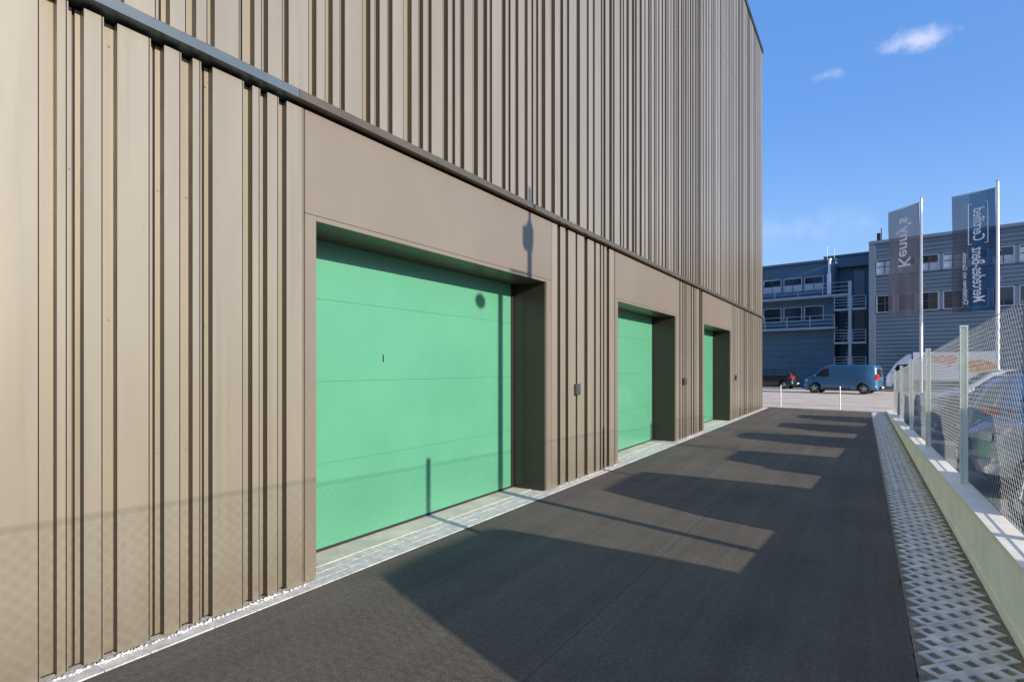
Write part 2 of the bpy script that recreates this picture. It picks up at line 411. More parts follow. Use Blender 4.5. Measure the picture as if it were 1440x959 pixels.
# profile: list of (Y where a rib starts, Y where it ends)
def ribs_random(a, b, seed):
    rnd = random.Random(seed); out = []; y = a
    while y < b-.1:
        w = rnd.choice((.05,.08,.10,.13,.17,.17,.26)); v = rnd.choice((.055,.07,.09,.12))
        out.append((y, min(y+w, b))); y += w+v
    return out
Xr = -W; Xv = -W-D
def clad(bm, ribs, a, b, z0, z1, xr=Xr, xv=Xv):
    pts = [(a, xr if ribs and ribs[0][0] <= a+1e-4 else xv)]
    dark = set()
    for s, e in ribs:
        s = max(s, a); e = min(e, b)
        if s > a+1e-4: pts += [(s+.004, xv), (s, xr)]; dark.add(len(pts)-2)  # step-up side face takes the painted shade
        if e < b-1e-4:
            if e-s > .04:                    # folded seam just before the far edge of the rib, walls in the shade colour
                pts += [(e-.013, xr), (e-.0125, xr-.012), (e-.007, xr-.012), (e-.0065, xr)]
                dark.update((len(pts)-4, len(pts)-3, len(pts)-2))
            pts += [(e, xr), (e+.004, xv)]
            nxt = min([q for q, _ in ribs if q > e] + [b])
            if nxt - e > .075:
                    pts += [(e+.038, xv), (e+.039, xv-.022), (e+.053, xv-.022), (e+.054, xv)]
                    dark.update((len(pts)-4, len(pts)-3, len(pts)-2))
        else: pts += [(b, xr)]
    if pts[-1][0] < b-1e-4: pts.append((b, xv))
    lo = [bm.verts.new((x,y,z0)) for y,x in pts]; hi = [bm.verts.new((x,y,z1)) for y,x in pts]
    for i in range(len(pts)-1):
        if abs(pts[i][0]-pts[i+1][0]) < 1e-6 and abs(pts[i][1]-pts[i+1][1]) < 1e-6: continue
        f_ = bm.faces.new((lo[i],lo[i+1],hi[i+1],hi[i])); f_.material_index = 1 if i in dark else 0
    # solid thickness: edges top and bottom back into the wall
    for row_ in (lo, hi):
        back = [bm.verts.new((xv-.03, v.co.y, v.co.z)) for v in row_]
        for i in range(len(row_)-1): bm.faces.new((row_[i],row_[i+1],back[i+1],back[i]))
def lines_to_ribs(ups, downs):
    return [(wallY(u), wallY(d)) for u, d in zip(ups, downs)]
Ya, Yb = wallY(429), wallY(776); P2a, P2b = wallY(865), wallY(954); P3a, P3b = wallY(988), wallY(1029.5); YC = 26.2
near_ups = [80,118,165,231,271,299,355,376,403]; near_dn = [96,146,212,255,283,343,366,392,427.5]
ribs1 = [(-2.0,-1.6),(-1.48,-1.40),(-1.3,-1.13),(-1.05,-.7),(-.58,-.4),(-.3,wallY(57))] + lines_to_ribs(near_ups, near_dn)
for ya_, yb_, sd in ((Yb+.006, P2a-.004, 5),(P2b+.006, P3a-.004, 8),(P3b+.006, YC, 13)):
    bm = B(); clad(bm, ribs_random(ya_, yb_-.026, sd), ya_, yb_, .028, ZB-.03); obj('lower_cladding', bm, [M['bronze'], M['rib_shade']], bld)
bm = B()
clad(bm, ribs1, -3.0, Ya-.004, .028, ZB-.03)
for y_ in [wallY(u) for u in (154,286,154,286)]:
    pass
for s, e in ribs1[6:]:                       # small fixing screws in the valleys
    for z in (.9,2.0,3.1):
        pass
for u in (153, 288, 222, 350, 97, 262):
    y_ = wallY(u, Xv)
    for z in ((3.70,2.04,.42) if u in (153,288) else (2.9,1.2)):
        bmesh.ops.create_cone(bm, cap_ends=True, segments=10, radius1=.008, radius2=.006, depth=.006, matrix=Matrix.Translation((Xv+.004, y_, z))@Matrix.Rotation(R(90),4,'Y'))
obj('lower_cladding', bm, [M['bronze'], M['rib_shade']], bld)
ups = [175,239,276,302,358,377,406,445,468,485,521,534,552,579,595,607,630,640,653,672,685,692,711,718,729,742,750,757]
ribs2 = [(-2.0,-1.5),(-1.4,-1.1),(-1.0,-.8),(-.72,-.3),(-.2,.1),(.18,.5),(.6,1.0)]
yy = [wallY(u) for u in ups]
rr = random.Random(3)
for i in range(len(yy)-1):
    g = yy[i+1]-yy[i]; ribs2.append((yy[i], yy[i+1] - min(.12, max(.045, g*rr.uniform(.25,.45)))))
ribs2 += ribs_random(yy[-1]+.0, YC-.02, 21)
bm = B()
clad(bm, ribs2, -3.0, YC, ZB+.05, 11.545)
clad(bm, ribs2, -3.0, YC, 11.555, ZT)
obj('upper_cladding', bm, [M['bronze'], M['rib_shade']], bld)
# closed body behind the cladding
bm = B()
def opening(a, b): return (a, b)
OP = [(wallY(444.5), wallY(768.5)), (wallY(869), wallY(950.5)), (wallY(990), wallY(1027.5))]
ZL = 2.955; RD = .57
edges = [-3.0] + [v for o_ in OP for v in o_] + [YC-.01]
for i in range(0, len(edges), 2):
    box(bm, -4.9, Xv-.031, edges[i]+(.02 if i else 0), edges[i+1]-.02 if i+1 < len(edges)-1 else edges[i+1], .0, ZL+.02)
box(bm, -4.9, Xv-.031, -3.0, YC-.01, ZL+.021, ZT)
box(bm, -30, -4.901, -3.0, YC-.01, 0, ZT)
obj('wall', bm, M['gap'], bld)
bm = B(); clad(bm, [], 0, 1, 0, 1); bm.free()
bm = B(); box(bm, -30, -W+.0, YC+.001, YC+.03, .02, ZT); obj('end_wall', bm, M['bronze_flat'], bld)
# roof edge
bm = B(); box(bm, -W-.25, -W+.04, -3.0, YC+.06, ZT+.001, ZT+.16); box(bm, -30, -W-.25, YC-.3, YC+.06, ZT+.002, ZT+.158)
obj('roof_edge', bm, M['cap'], bld)
# flashing that separates lower and upper cladding, in two lengths
def flashing(y0, y1, m):
    bm = B(); zt = ZB+.075; pr = .085
    sec = [(Xv-.02, ZB-.004),(-W+pr, ZB-.004),(-W+pr, ZB+.058),(-W+pr-.02, zt),(Xv-.02, zt+.012)]
    va = [bm.verts.new((x,y0,z)) for x,z in sec]; vb = [bm.verts.new((x,y1,z)) for x,z in sec]
    for k in range(5): bm.faces.new((va[k],va[(k+1)%5],vb[(k+1)%5],vb[k]))
    bm.faces.new(va); bm.faces.new(vb)
    return obj('flashing', bm, m, bld)
flashing(-3.0, Ya-.12, M['flash_slate'])['label'] = 'blue grey length of flashing'
flashing(Ya-.115, wallY(606), M['flash_brown']); flashing(wallY(606)+.006, 17, M['flash_brown']); flashing(17.006, YC+.03, M['flash_brown'])

for i, ((a, b), (pa, pb)) in enumerate(zip(OP, ((Ya,Yb),(P2a,P2b),(P3a,P3b)))):
    # flat portal cladding: lintel panel and jamb strips with a fine joint between
    bm = B(); t = .03
    box(bm, -W-t, -W, pa, pb-.001, ZL+.045, ZB-.03)
    obj('lintel_panel', bm, M['bronze_flat'], bld)
    bm = B(); box(bm, -W-t, -W, pa, a, .03, ZL+.040); obj('jamb_panel', bm, M['bronze_flat'], bld)
    bm = B(); box(bm, -W-t, -W, b, pb-.001, .03, ZL+.040); obj('jamb_panel', bm, M['bronze_flat'], bld)
    bm = B(); box(bm, -W-t, -W, a+.001, b-.001, ZL, ZL+.040); obj('lintel_edge', bm, M['bronze_flat'], bld)
    bm = B()
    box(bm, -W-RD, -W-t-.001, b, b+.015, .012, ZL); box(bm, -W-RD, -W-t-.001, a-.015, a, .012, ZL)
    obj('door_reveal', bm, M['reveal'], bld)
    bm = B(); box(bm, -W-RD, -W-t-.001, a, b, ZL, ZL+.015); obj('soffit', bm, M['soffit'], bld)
    # sectional door: leaf panels with V joints
    d = B(); xd = -W-RD; zz = [.035,.834,1.618,2.40,ZL+.02]
    for z0, z1 in zip(zz, zz[1:]):
        box(d, xd-.04, xd+.01, a+.06, b-.06, z0+.0007, z1-.0007, .001)
    door = obj('sectional_door', d, M['green'], bld)
    h = B(); yc = a + (b-a)*.335; box(h, xd+.0105, xd+.022, yc-.004, yc+.004, 1.81, 1.89, .002); obj('handle', h, M['seal'], door)
    s = B(); box(s, xd-.04, xd+.012, a+.06, b-.06, .002, .034); obj('bottom_seal', s, M['seal'], door)
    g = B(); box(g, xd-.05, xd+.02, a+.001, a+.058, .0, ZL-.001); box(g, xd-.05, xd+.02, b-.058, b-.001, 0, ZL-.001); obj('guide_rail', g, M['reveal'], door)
    bm = B(); box(bm, -W-RD-.2, -4.095, a-.01, b+.01, -.05, .008, .004); obj('threshold', bm, M['threshold'], bld)
    # socket box on the fluted wall right of the door
    sb = B(); u = (813,963.5,1035.5)[i]; y = wallY(u, -W+.04); box(sb, -W+.001, -W+.055, y-.07, y+.07, 1.33, 1.50, .008)
    box(sb, -W+.056, -W+.062, y-.045, y+.045, 1.36, 1.43, .002)
    obj('socket_box', sb, M['box'], bld)

# ------------------------------------------------------------------ posts at the end of the driveway
bps = []
for k, (x, lab) in enumerate(((-3.25,'slim white barrier post at the driveway end, nearer the bronze building'),(-1.0,'slim white barrier post at the driveway end, mid way towards the wire fence'))):
    y = line_y(x, YE)
    t_ = thing('barrier_post', lab, 'post', (x,y,0), -r10, 'barrier posts at the end of the driveway')
    bm = B(); tube(bm, [(0,0,0),(0,0,.93)], .021, 12); obj('post', bm, M['whitemetal'], t_, True)
    bm = B(); tube(bm, [(0,0,.93),(0,0,.95),(0,0,.985)], [.034,.038,.018], 12); obj('cap', bm, M['whitemetal'], t_, True)
    bm = B(); box(bm, -.07,.07,-.07,.07,0,.012); obj('base_plate', bm, M['steel'], t_)

# ------------------------------------------------------------------ vehicles
def wheel(parent, x, y, r, w, side):
    t = B(); n = 28
    prof = [(.62*r,-w/2),(.93*r,-w/2),(r,-w*.38),(r,w*.38),(.93*r,w/2),(.62*r,w/2)]
    rings = []
    for k in range(n):
        a = 2*math.pi*k/n; rings.append([t.verts.new((x+math.cos(a)*pr, y+py, r+math.sin(a)*pr)) for pr, py in prof])
    for k in range(n):
        for j in range(len(prof)-1): t.faces.new((rings[k][j],rings[k][j+1],rings[(k+1)%n][j+1],rings[(k+1)%n][j]))
    ty = obj('wheel', t, M['tyre'], parent, True)
    q = B(); yo = y+side*w*.40; ro = .66*r
    # rim: dish, spokes, hub
    c1 = [q.verts.new((x+math.cos(2*math.pi*k/n)*ro, yo, r+math.sin(2*math.pi*k/n)*ro)) for k in range(n)]
    c2 = [q.verts.new((x+math.cos(2*math.pi*k/n)*ro*.88, yo+side*.01, r+math.sin(2*math.pi*k/n)*ro*.88)) for k in range(n)]
    c3 = [q.verts.new((x+math.cos(2*math.pi*k/n)*ro*.86, yo-side*.06, r+math.sin(2*math.pi*k/n)*ro*.86)) for k in range(n)]
    for k in range(n):
        q.faces.new((c1[k],c1[(k+1)%n],c2[(k+1)%n],c2[k])); q.faces.new((c2[k],c2[(k+1)%n],c3[(k+1)%n],c3[k]))
    for s in range(5):
        for da in (-.13,.13):
            a = 2*math.pi*s/5 + .3
            d = Vector((math.cos(a+da*.6),0,math.sin(a+da*.6))); e = Vector((-math.sin(a),0,math.cos(a)))
            p0 = Vector((x,yo+side*.0,r)) + e*da*r*.25; p1 = Vector((x,yo+side*.008,r)) + d*ro*.87 + e*da*r*.2
            hw = .028
            vs = [q.verts.new(v) for v in (p0-e*hw, p0+e*hw, p1+e*hw*.8, p1-e*hw*.8)]
            vb = [q.verts.new(v.co - Vector((0,side*.03,0))) for v in vs]
            q.faces.new(vs)
            for k in range(4): q.faces.new((vs[k],vs[(k+1)%4],vb[(k+1)%4],vb[k]))
    bmesh.ops.create_cone(q, cap_ends=True, segments=14, radius1=.07, radius2=.05, depth=.03, matrix=Matrix.Translation((x,yo+side*.006,r))@Matrix.Rotation(R(90),4,'X'))
    obj('rim', q, M['rim'], ty, False)
    dk = B(); bmesh.ops.create_circle(dk, cap_ends=True, segments=n, radius=ro*.87, matrix=Matrix.Translation((x,yo-side*.062,r))@Matrix.Rotation(R(90),4,'X'))
    obj('brake_disc', dk, M['plastic'], ty)

def vehicle(name, label, cat, loc, rz, prof, Wd, arches, wr, belt, top, tumble, pm, side_windows, screens,
            lamps=(.8,.95,.3), tails=(.9,1.2,.22), group=None, zb=.28, mirrors=True):
    t = thing(name, label, cat, loc, rz, group)
    xs = [p[0] for p in prof]; x0, x1 = min(xs), max(xs); xc = (x0+x1)/2; hl = (x1-x0)/2
    def hw(x, z):
        s = 1 - tumble*max(0, (z-belt)/(top-belt))**1.25
        s *= 1 - .14*min(1, abs((x-xc)/hl))**7
        if z < .45: s *= 1 - .05*(.45-z)/.2
        return Wd/2*s
    def bow(x, y, z):
        k = max(-1, min(1, (x-xc)/hl)); return x - (.26 if z > .5 else .12)*k*abs(k)*min(1, abs(y)/(Wd/2))**2.4
    def mapped(bm, lo=None, hi=None, side=None):
        for v in bm.verts:
            h = hw(v.co.x, v.co.z); v.co.x = bow(v.co.x, Wd/2 if side else v.co.y, v.co.z)
            if side is None: v.co.y = v.co.y/(Wd/2)*h
            else: v.co.y = side*(h + (hi if v.co.y > .5 else lo))
    def cuts(bm, dz=.12, dx=.2):
        zz = min(v.co.z for v in bm.verts); zm = max(v.co.z for v in bm.verts)
        xx = min(v.co.x for v in bm.verts); xm = max(v.co.x for v in bm.verts)
        z = zz+dz
        while z < zm-.01:
            bmesh.ops.bisect_plane(bm, geom=bm.verts[:]+bm.edges[:]+bm.faces[:], plane_co=(0,0,z), plane_no=(0,0,1)); z += dz
        x = xx+dx
        while x < xm-.01:
            bmesh.ops.bisect_plane(bm, geom=bm.verts[:]+bm.edges[:]+bm.faces[:], plane_co=(x,0,0), plane_no=(1,0,0)); x += dx
    # body outline incl. wheel arches
    pts = list(prof)
    for cx, r in sorted(arches, reverse=True):
        a0 = math.asin((zb-wr)/r)
        for k in range(13):
            a = a0 + (math.pi-2*a0)*k/12
            pts.append((cx+r*math.cos(a), wr+r*math.sin(a)))
    bm = B(); f = bm.faces.new([bm.verts.new((x,-Wd/2,z)) for x,z in pts])
    r_ = bmesh.ops.extrude_face_region(bm, geom=[f])
    bmesh.ops.translate(bm, verts=[v for v in r_['geom'] if isinstance(v, bmesh.types.BMVert)], vec=(0,Wd,0))
    npf = len(prof)
    pset = {(round(x,4),round(z,4)) for x,z in prof}
    rim = [e for e in bm.edges if abs(e.verts[0].co.y-e.verts[1].co.y) < 1e-6 and all((round(v.co.x,4),round(v.co.z,4)) in pset for v in e.verts) and not (all(abs(v.co.z-zb) < .15 for v in e.verts))]
    bmesh.ops.bevel(bm, geom=rim, offset=.07, segments=3, affect='EDGES', profile=.5)
    cuts(bm)
    for yk in (-.75,-.5,-.25,0,.25,.5,.75):
        bmesh.ops.bisect_plane(bm, geom=bm.verts[:]+bm.edges[:]+bm.faces[:], plane_co=(0,yk*Wd/2,0), plane_no=(0,1,0))
    mapped(bm)
    body = obj('body', bm, pm, t, True)
    # underbody
    u = B(); box(u, x0+.25, x1-.25, -Wd/2+.32, Wd/2-.32, .2, .62); obj('underbody', u, M['plastic'], t)
    u = B(); 
    for s in (-1,1):
        b_ = B(); 
    u.free(); b_.free()
    # side windows
    for pl in side_windows:
        for s in (-1,1):
            g = B(); f = g.faces.new([g.verts.new((x,0,z)) for x,z in pl])
            e = bmesh.ops.extrude_face_region(g, geom=[f]); bmesh.ops.translate(g, verts=[v for v in e['geom'] if isinstance(v, bmesh.types.BMVert)], vec=(0,1,0))
            cuts(g, .1, .2); mapped(g, -.03, .006, s); obj('side_window', g, M['carglass'], t, True)
    for nm, (ax, az), (bx, bz) in screens:
        g = B(); d = Vector((bx-ax,0,bz-az)); nrm = Vector((d.z,0,-d.x)).normalized()
        if (nrm.x > 0) != (ax > bx if nm == 'windscreen' else False): nrm = -nrm
        if nm == 'windscreen' and nrm.x < 0: nrm = -nrm
        if nm == 'rear_window' and nrm.x > 0: nrm = -nrm
        rows = []
        for k in range(6):
            f_ = .06+.86*k/5; x, z = ax+d.x*f_, az+d.z*f_
            rows.append([g.verts.new((bow(x, j*(Wd/2-.11), z)+nrm.x*.012, j*(hw(x,z)-.11), z+nrm.z*.012)) for j in (-1,-.75,-.5,-.25,0,.25,.5,.75,1)])
        for r0, r1 in zip(rows, rows[1:]):
            for j in range(8): g.faces.new((r0[j],r0[j+1],r1[j+1],r1[j]))
        e = bmesh.ops.extrude_face_region(g, geom=g.faces[:]); bmesh.ops.translate(g, verts=[v for v in e['geom'] if isinstance(v, bmesh.types.BMVert)], vec=-nrm*.03)
        obj(nm, g, M['carglass'], t, True)
    for cx, r in arches:
        for s in (-1,1): wheel(t, cx, s*(hw(cx,.4)-.11), wr, .21, s)
    def lampset(nm, z0, z1, ln, xe, sg, m):
        # wrap-round lamp that follows body side and end
        for s in (-1,1):
            g = B(); box(g, xe-sg*ln, xe+sg*.012, 0, 0.2, z0, z1)
            for v in g.verts:
                h = hw(v.co.x, v.co.z); v.co.x -= sg*(.225 if v.co.y > .1 else .10); v.co.y = s*(h+.008 if v.co.y > .1 else h-.24)
            bmesh.ops.bevel(g, geom=g.edges[:], offset=.015, segments=2, affect='EDGES')
            obj(nm, g, m, t, True)
    def endx(z, sg):
        best = None
        for (ax,az),(bx,bz) in zip(prof, prof[1:]):
            if min(az,bz)-1e-6 <= z <= max(az,bz)+1e-6 and abs(az-bz) > 1e-6:
                x = ax+(bx-ax)*(z-az)/(bz-az)
                if best is None or sg*x > sg*best: best = x
        return best
    lampset('headlight', lamps[0], lamps[1], lamps[2], endx((lamps[0]+lamps[1])/2, 1), 1, M['lamp'])
    lampset('tail_light', tails[0], tails[1], tails[2], endx((tails[0]+tails[1])/2, -1), -1, M['redlamp'])
    for nm, sg in (('front_bumper',1),('rear_bumper',-1)):
        xe = endx(.45, sg) or (x1 if sg > 0 else x0)
        g = B(); box(g, xe-.2 if sg > 0 else xe-.03, xe+.03 if sg > 0 else xe+.2, -Wd/2*.62, Wd/2*.62, .30, .50, .02); obj(nm, g, M['plastic'], t)
        g = B(); box(g, xe+sg*.031 if sg > 0 else xe-.041, xe+.041 if sg > 0 else xe-.031, -.26,.26,.40,.50); obj('number_plate', g, M['white'], t)
    for s in ((-1,1) if mirrors else ()):     # door mirrors
        a = [p for p in screens if p[0] == 'windscreen'][0][1]
        g = B(); h = hw(a[0]-.25, belt)
        box(g, a[0]-.32, a[0]-.20, s*(h+.02) if s > 0 else s*(h+.13), s*(h+.13) if s > 0 else s*(h+.02), belt+.02, belt+.16, .03); obj('mirror', g, pm, t, True)
    return t, hw

VAN = [(-2.30,.30),(-2.37,.55),(-2.36,1.0),(-2.30,1.72),(-2.16,1.90),(-1.4,1.95),(.5,1.95),(.95,1.86),(1.78,1.20),(2.16,1.05),(2.33,.82),(2.36,.5),(2.28,.30)]
def van(name, label, loc, rz, pm, group=None, glazed=False, sc=1.0):
    prof = [(x, z*sc if z > 1.2 else z) for x, z in VAN]
    top = 1.95*sc
    sw = [[(.62,1.16),(1.55,1.16),(1.50,1.24),(.98,1.66*sc),(.62,1.68*sc)]]
    if glazed: sw.append([(-2.1,1.16),(.5,1.16),(.5,1.66*sc),(-2.1,1.66*sc)])
    t, hw = vehicle(name, label, 'van', loc, rz, prof, 1.96, [(1.52,.41),(-1.46,.41)], .35, 1.12, top, .13, pm, sw,
        [('windscreen',(1.70,1.26),(.98,1.84*sc)),('rear_window',(-2.36,1.12),(-2.30,1.70))], (.80,.95,.34), (.95,1.32,.05), group, mirrors=not glazed)
    for s in (-1,1):
        g = B()
        for x in (.56,-1.05,1.62): 
            if x == 1.62: continue
            for z0, z1 in ((.42,1.08),(1.12,1.7)):
                box(g, x-.006, x+.006, 0, 1, z0, z1)
        box(g, -2.2, .5, 0, 1, 1.10, 1.115)
        for v in g.verts: h = hw(v.co.x, v.co.z); v.co.y = s*(h+.0035 if v.co.y > .5 else h-.02)
        obj('door_seam', g, M['plastic'], t)
        g = B(); box(g, -2.2+.35, 1.0, 0, 1, .30, .40)
        for v in g.verts: h = hw(v.co.x, v.co.z); v.co.y = s*(h+.02 if v.co.y > .5 else h-.1)
        bmesh.ops.bisect_plane(g, geom=g.verts[:]+g.edges[:]+g.faces[:], plane_co=(0,0,.35), plane_no=(0,0,1))
        for v in list(g.verts):
            v.co.x = max(min(v.co.x, 1.05), -.98)
        obj('sill_trim', g, M['plastic'], t)
    return t
SUV = [(-2.15,.32),(-2.25,.62),(-2.22,1.0),(-1.98,1.42),(-1.78,1.58),(-1.2,1.66),(.0,1.66),(.45,1.58),(1.20,1.10),(1.95,.98),(2.17,.82),(2.22,.5),(2.15,.32)]
def car(name, label, loc, rz, pm, group=None, sc=1., cat='car'):
    prof = [(x, 1.05+(z-1.05)*sc if z > 1.05 else z) for x, z in SUV]
    zf = lambda z: 1.05+(z-1.05)*sc
    top = zf(1.66)
    sw = [[(-.62,1.08),(.98,1.10),(.36,zf(1.50)),(-.62,zf(1.56))], [(-1.75,1.14),(-.70,1.08),(-.70,zf(1.56)),(-1.45,zf(1.53))]]
    t, hw = vehicle(name, label, cat, loc, rz, prof, 1.84, [(1.42,.40),(-1.40,.40)], .335, 1.03, top, .24, pm, sw,
        [('windscreen',(1.16,1.13),(.46,zf(1.57))),('rear_window',(-2.16,1.10),(-1.80,zf(1.56)))], (.74,.88,.38), (.86,1.02,.3), group)
    for s in (-1,1):
        g = B()
        for x in (-.66,.98,-1.55):
            box(g, x-.005, x+.005, 0, 1, .45 if x > -1.5 else .8, 1.05)
        for v in g.verts: h = hw(v.co.x, v.co.z); v.co.y = s*(h+.003 if v.co.y > .5 else h-.02)
        obj('door_seam', g, M['plastic'], t)
        g = B()
        for x in (-.5,-1.3): box(g, x, x+.17, 0, 1, .92, .945)
        for v in g.verts: h = hw(v.co.x, v.co.z); v.co.y = s*(h+.03 if v.co.y > .5 else h-.01)
        obj('door_handle', g, pm, t)
    g = B(); box(g, 2.16, 2.235, -.45,.45,.58,.76,.01); obj('grille', g, M['plastic'], t)
    return t

p_blue = paint('van_blue', (.035,.12,.22), .3); p_dark = paint('black_paint', (.012,.014,.02)); p_white = paint('white_car_paint', (.62,.65,.68), 0)
p_grey = paint('grey_car_paint', (.06,.07,.08)); p_silver = paint('silver_car_paint', (.34,.37,.41), .5); p_red = paint('red_car_paint', (.30,.015,.015), .1)
p_lblue = paint('light_blue_paint', (.10,.20,.34), .3)

er = Vector((math.cos(r10),-math.sin(r10),0)); ed = Vector((math.sin(r10),math.cos(r10),0))
p = Vector((.84,43.6,0)) - er*2.60 + ed*.98
van('delivery_van', 'bright blue panel van parked across the street in front of the dark office', p, math.pi-r10, p_blue)
p = Vector((-5.9,51.4,0)) - er*1.4 + ed*.92
car('parked_car', 'black estate car parked ahead of the blue panel van, half hidden by the bronze building', p, math.pi-r10, p_dark)

G = 'vehicles parked nose in behind the wire fence'
# (kind, centre Y, nose X, paint, scale, faces fence)
lot = [('van', -1.95, 1.75, p_grey, 1.0, True, 'dark grey van in the car park beside the camera, its shadow touching the kerb'),
       ('van', 2.75, 1.25, p_silver, 1.05, True, 'silver van in the car park, its wide shadow lying over the nearest asphalt'),
       ('van', 6.95, 1.2, p_grey, 1.0, True, 'tall grey people carrier in the car park, its shadow almost reaching the granite kerb'),
       ('car', 10.75, 1.15, p_silver, 1.15, True, 'silver grey car in the car park throwing the third long rounded shadow'),
       ('car', 14.5, 1.7, p_lblue, 1.02, False, 'light blue car with red tail lights backed up to the mesh fence'),
       ('car', 17.95, 1.15, p_dark, 1.15, True, 'black car nosed up to the fence between the light blue and the white car'),
       ('car', 21.6, 1.15, p_white, 1.06, True, 'white car nosed up to the far end of the fence')]
for kind, yc, nx, pm, sc, face, lab in lot:
    if kind == 'van': van('parked_van', lab, (nx+2.36, yc, 0), math.pi, pm, G, True, sc)
    else: car('parked_car', lab, (nx+2.22, yc, 0), math.pi if face else 0, pm, G, sc)

# ------------------------------------------------------------------ lettering
def text_mesh(s, size, thick=.0, shear=0., ext=.002, spacing=1.):
    cu = bpy.data.curves.new('t', 'FONT'); cu.body = s; cu.size = size; cu.offset = thick; cu.shear = shear; cu.extrude = ext
    cu.align_x = 'LEFT'; cu.space_character = spacing
    o = bpy.data.objects.new('t', cu); scene.collection.objects.link(o)
    dg = bpy.context.evaluated_depsgraph_get(); me = bpy.data.meshes.new_from_object(o.evaluated_get(dg))
    bpy.data.objects.remove(o); bpy.data.curves.remove(cu); return me

# box lorry across the street
lor = thing('box_lorry', 'white box lorry with orange lettering parked across the street, seen through the fence mesh', 'lorry', (7.26,49.4,0), math.pi-r10)
# local +x = towards the cab (left in the picture), near side is local +y ... box from x=0 to 4.7
bm = B(); box(bm, 0, 4.65, -2.15, 0, .85, 2.86, .03); cargo = obj('cargo_box', bm, M['whitemetal'], lor)
bm = B(); box(bm, .0, 4.6, -2.0, -.15, .45, .80); obj('chassis', bm, M['plastic'], lor)
bm = B(); prof = [(4.72,.35),(4.72,2.75),(5.0,2.72),(5.75,2.05),(6.15,1.35),(6.3,1.1),(6.32,.35)]
f = bm.faces.new([bm.verts.new((x,-2.05,z)) for x,z in prof]); e = bmesh.ops.extrude_face_region(bm, geom=[f])
bmesh.ops.translate(bm, verts=[v for v in e['geom'] if isinstance(v, bmesh.types.BMVert)], vec=(0,1.95,0))
bmesh.ops.bevel(bm, geom=bm.edges[:], offset=.05, segments=2, affect='EDGES'); cab = obj('cab', bm, M['whitemetal'], lor, True)
bm = B(); prof = [(4.95,1.35),(5.9,1.35),(5.6,1.95),(4.95,2.0)]
f = bm.faces.new([bm.verts.new((x,-.11,z)) for x,z in prof]); e = bmesh.ops.extrude_face_region(bm, geom=[f])
bmesh.ops.translate(bm, verts=[v for v in e['geom'] if isinstance(v, bmesh.types.BMVert)], vec=(0,.02,0)); obj('side_window', bm, M['carglass'], cab)
bm = B(); d0 = Vector((5.72,0,2.05)); d1 = Vector((6.12,0,1.38))
v = [bm.verts.new((x,y,z)) for x,y,z in ((5.78,-1.9,2.05),(5.78,-.25,2.05),(6.17,-.25,1.38),(6.17,-1.9,1.38),(5.68,-1.9,2.05),(5.68,-.25,2.05),(6.07,-.25,1.38),(6.07,-1.9,1.38))]
for q in ((0,1,2,3),(4,5,6,7),(0,1,5,4),(1,2,6,5),(2,3,7,6),(3,0,4,7)): bm.faces.new([v[i] for i in q])
obj('windscreen', bm, M['carglass'], cab)
for x in (.9,5.5):
    for s, y in ((1,-.16),(-1,-1.95)): wheel(lor, x, y, .40, .24, s)
me = text_mesh('coop', 1.05, .035, 0, .004)
o = bpy.data.objects.new('lettering', me); me.materials.append(M['orange']); link(o, cargo)
# text reads left to right for the viewer: local x runs right to left there
o.matrix_local = Matrix(((-1,0,0,4.25),(0,0,1,.006),(0,1,0,2.12),(0,0,0,1)))
# printed food picture on the side
bm = B(); n = 26
v = [bm.verts.new((1.05+1.0*math.cos(2*math.pi*k/n)*(1+.06*math.sin(5*k)), .004, 1.85+.42*math.sin(2*math.pi*k/n)*(1+.08*math.sin(3*k)))) for k in range(n)]
f = bm.faces.new(v); e = bmesh.ops.extrude_face_region(bm, geom=[f]); bmesh.ops.translate(bm, verts=[q for q in e['geom'] if isinstance(q, bmesh.types.BMVert)], vec=(0,.004,0))
obj('printed_picture', bm, mat('bread_print', (.42,.15,.05), .6, 0, 0, 3.5, col2=(.85,.55,.2)), cargo)

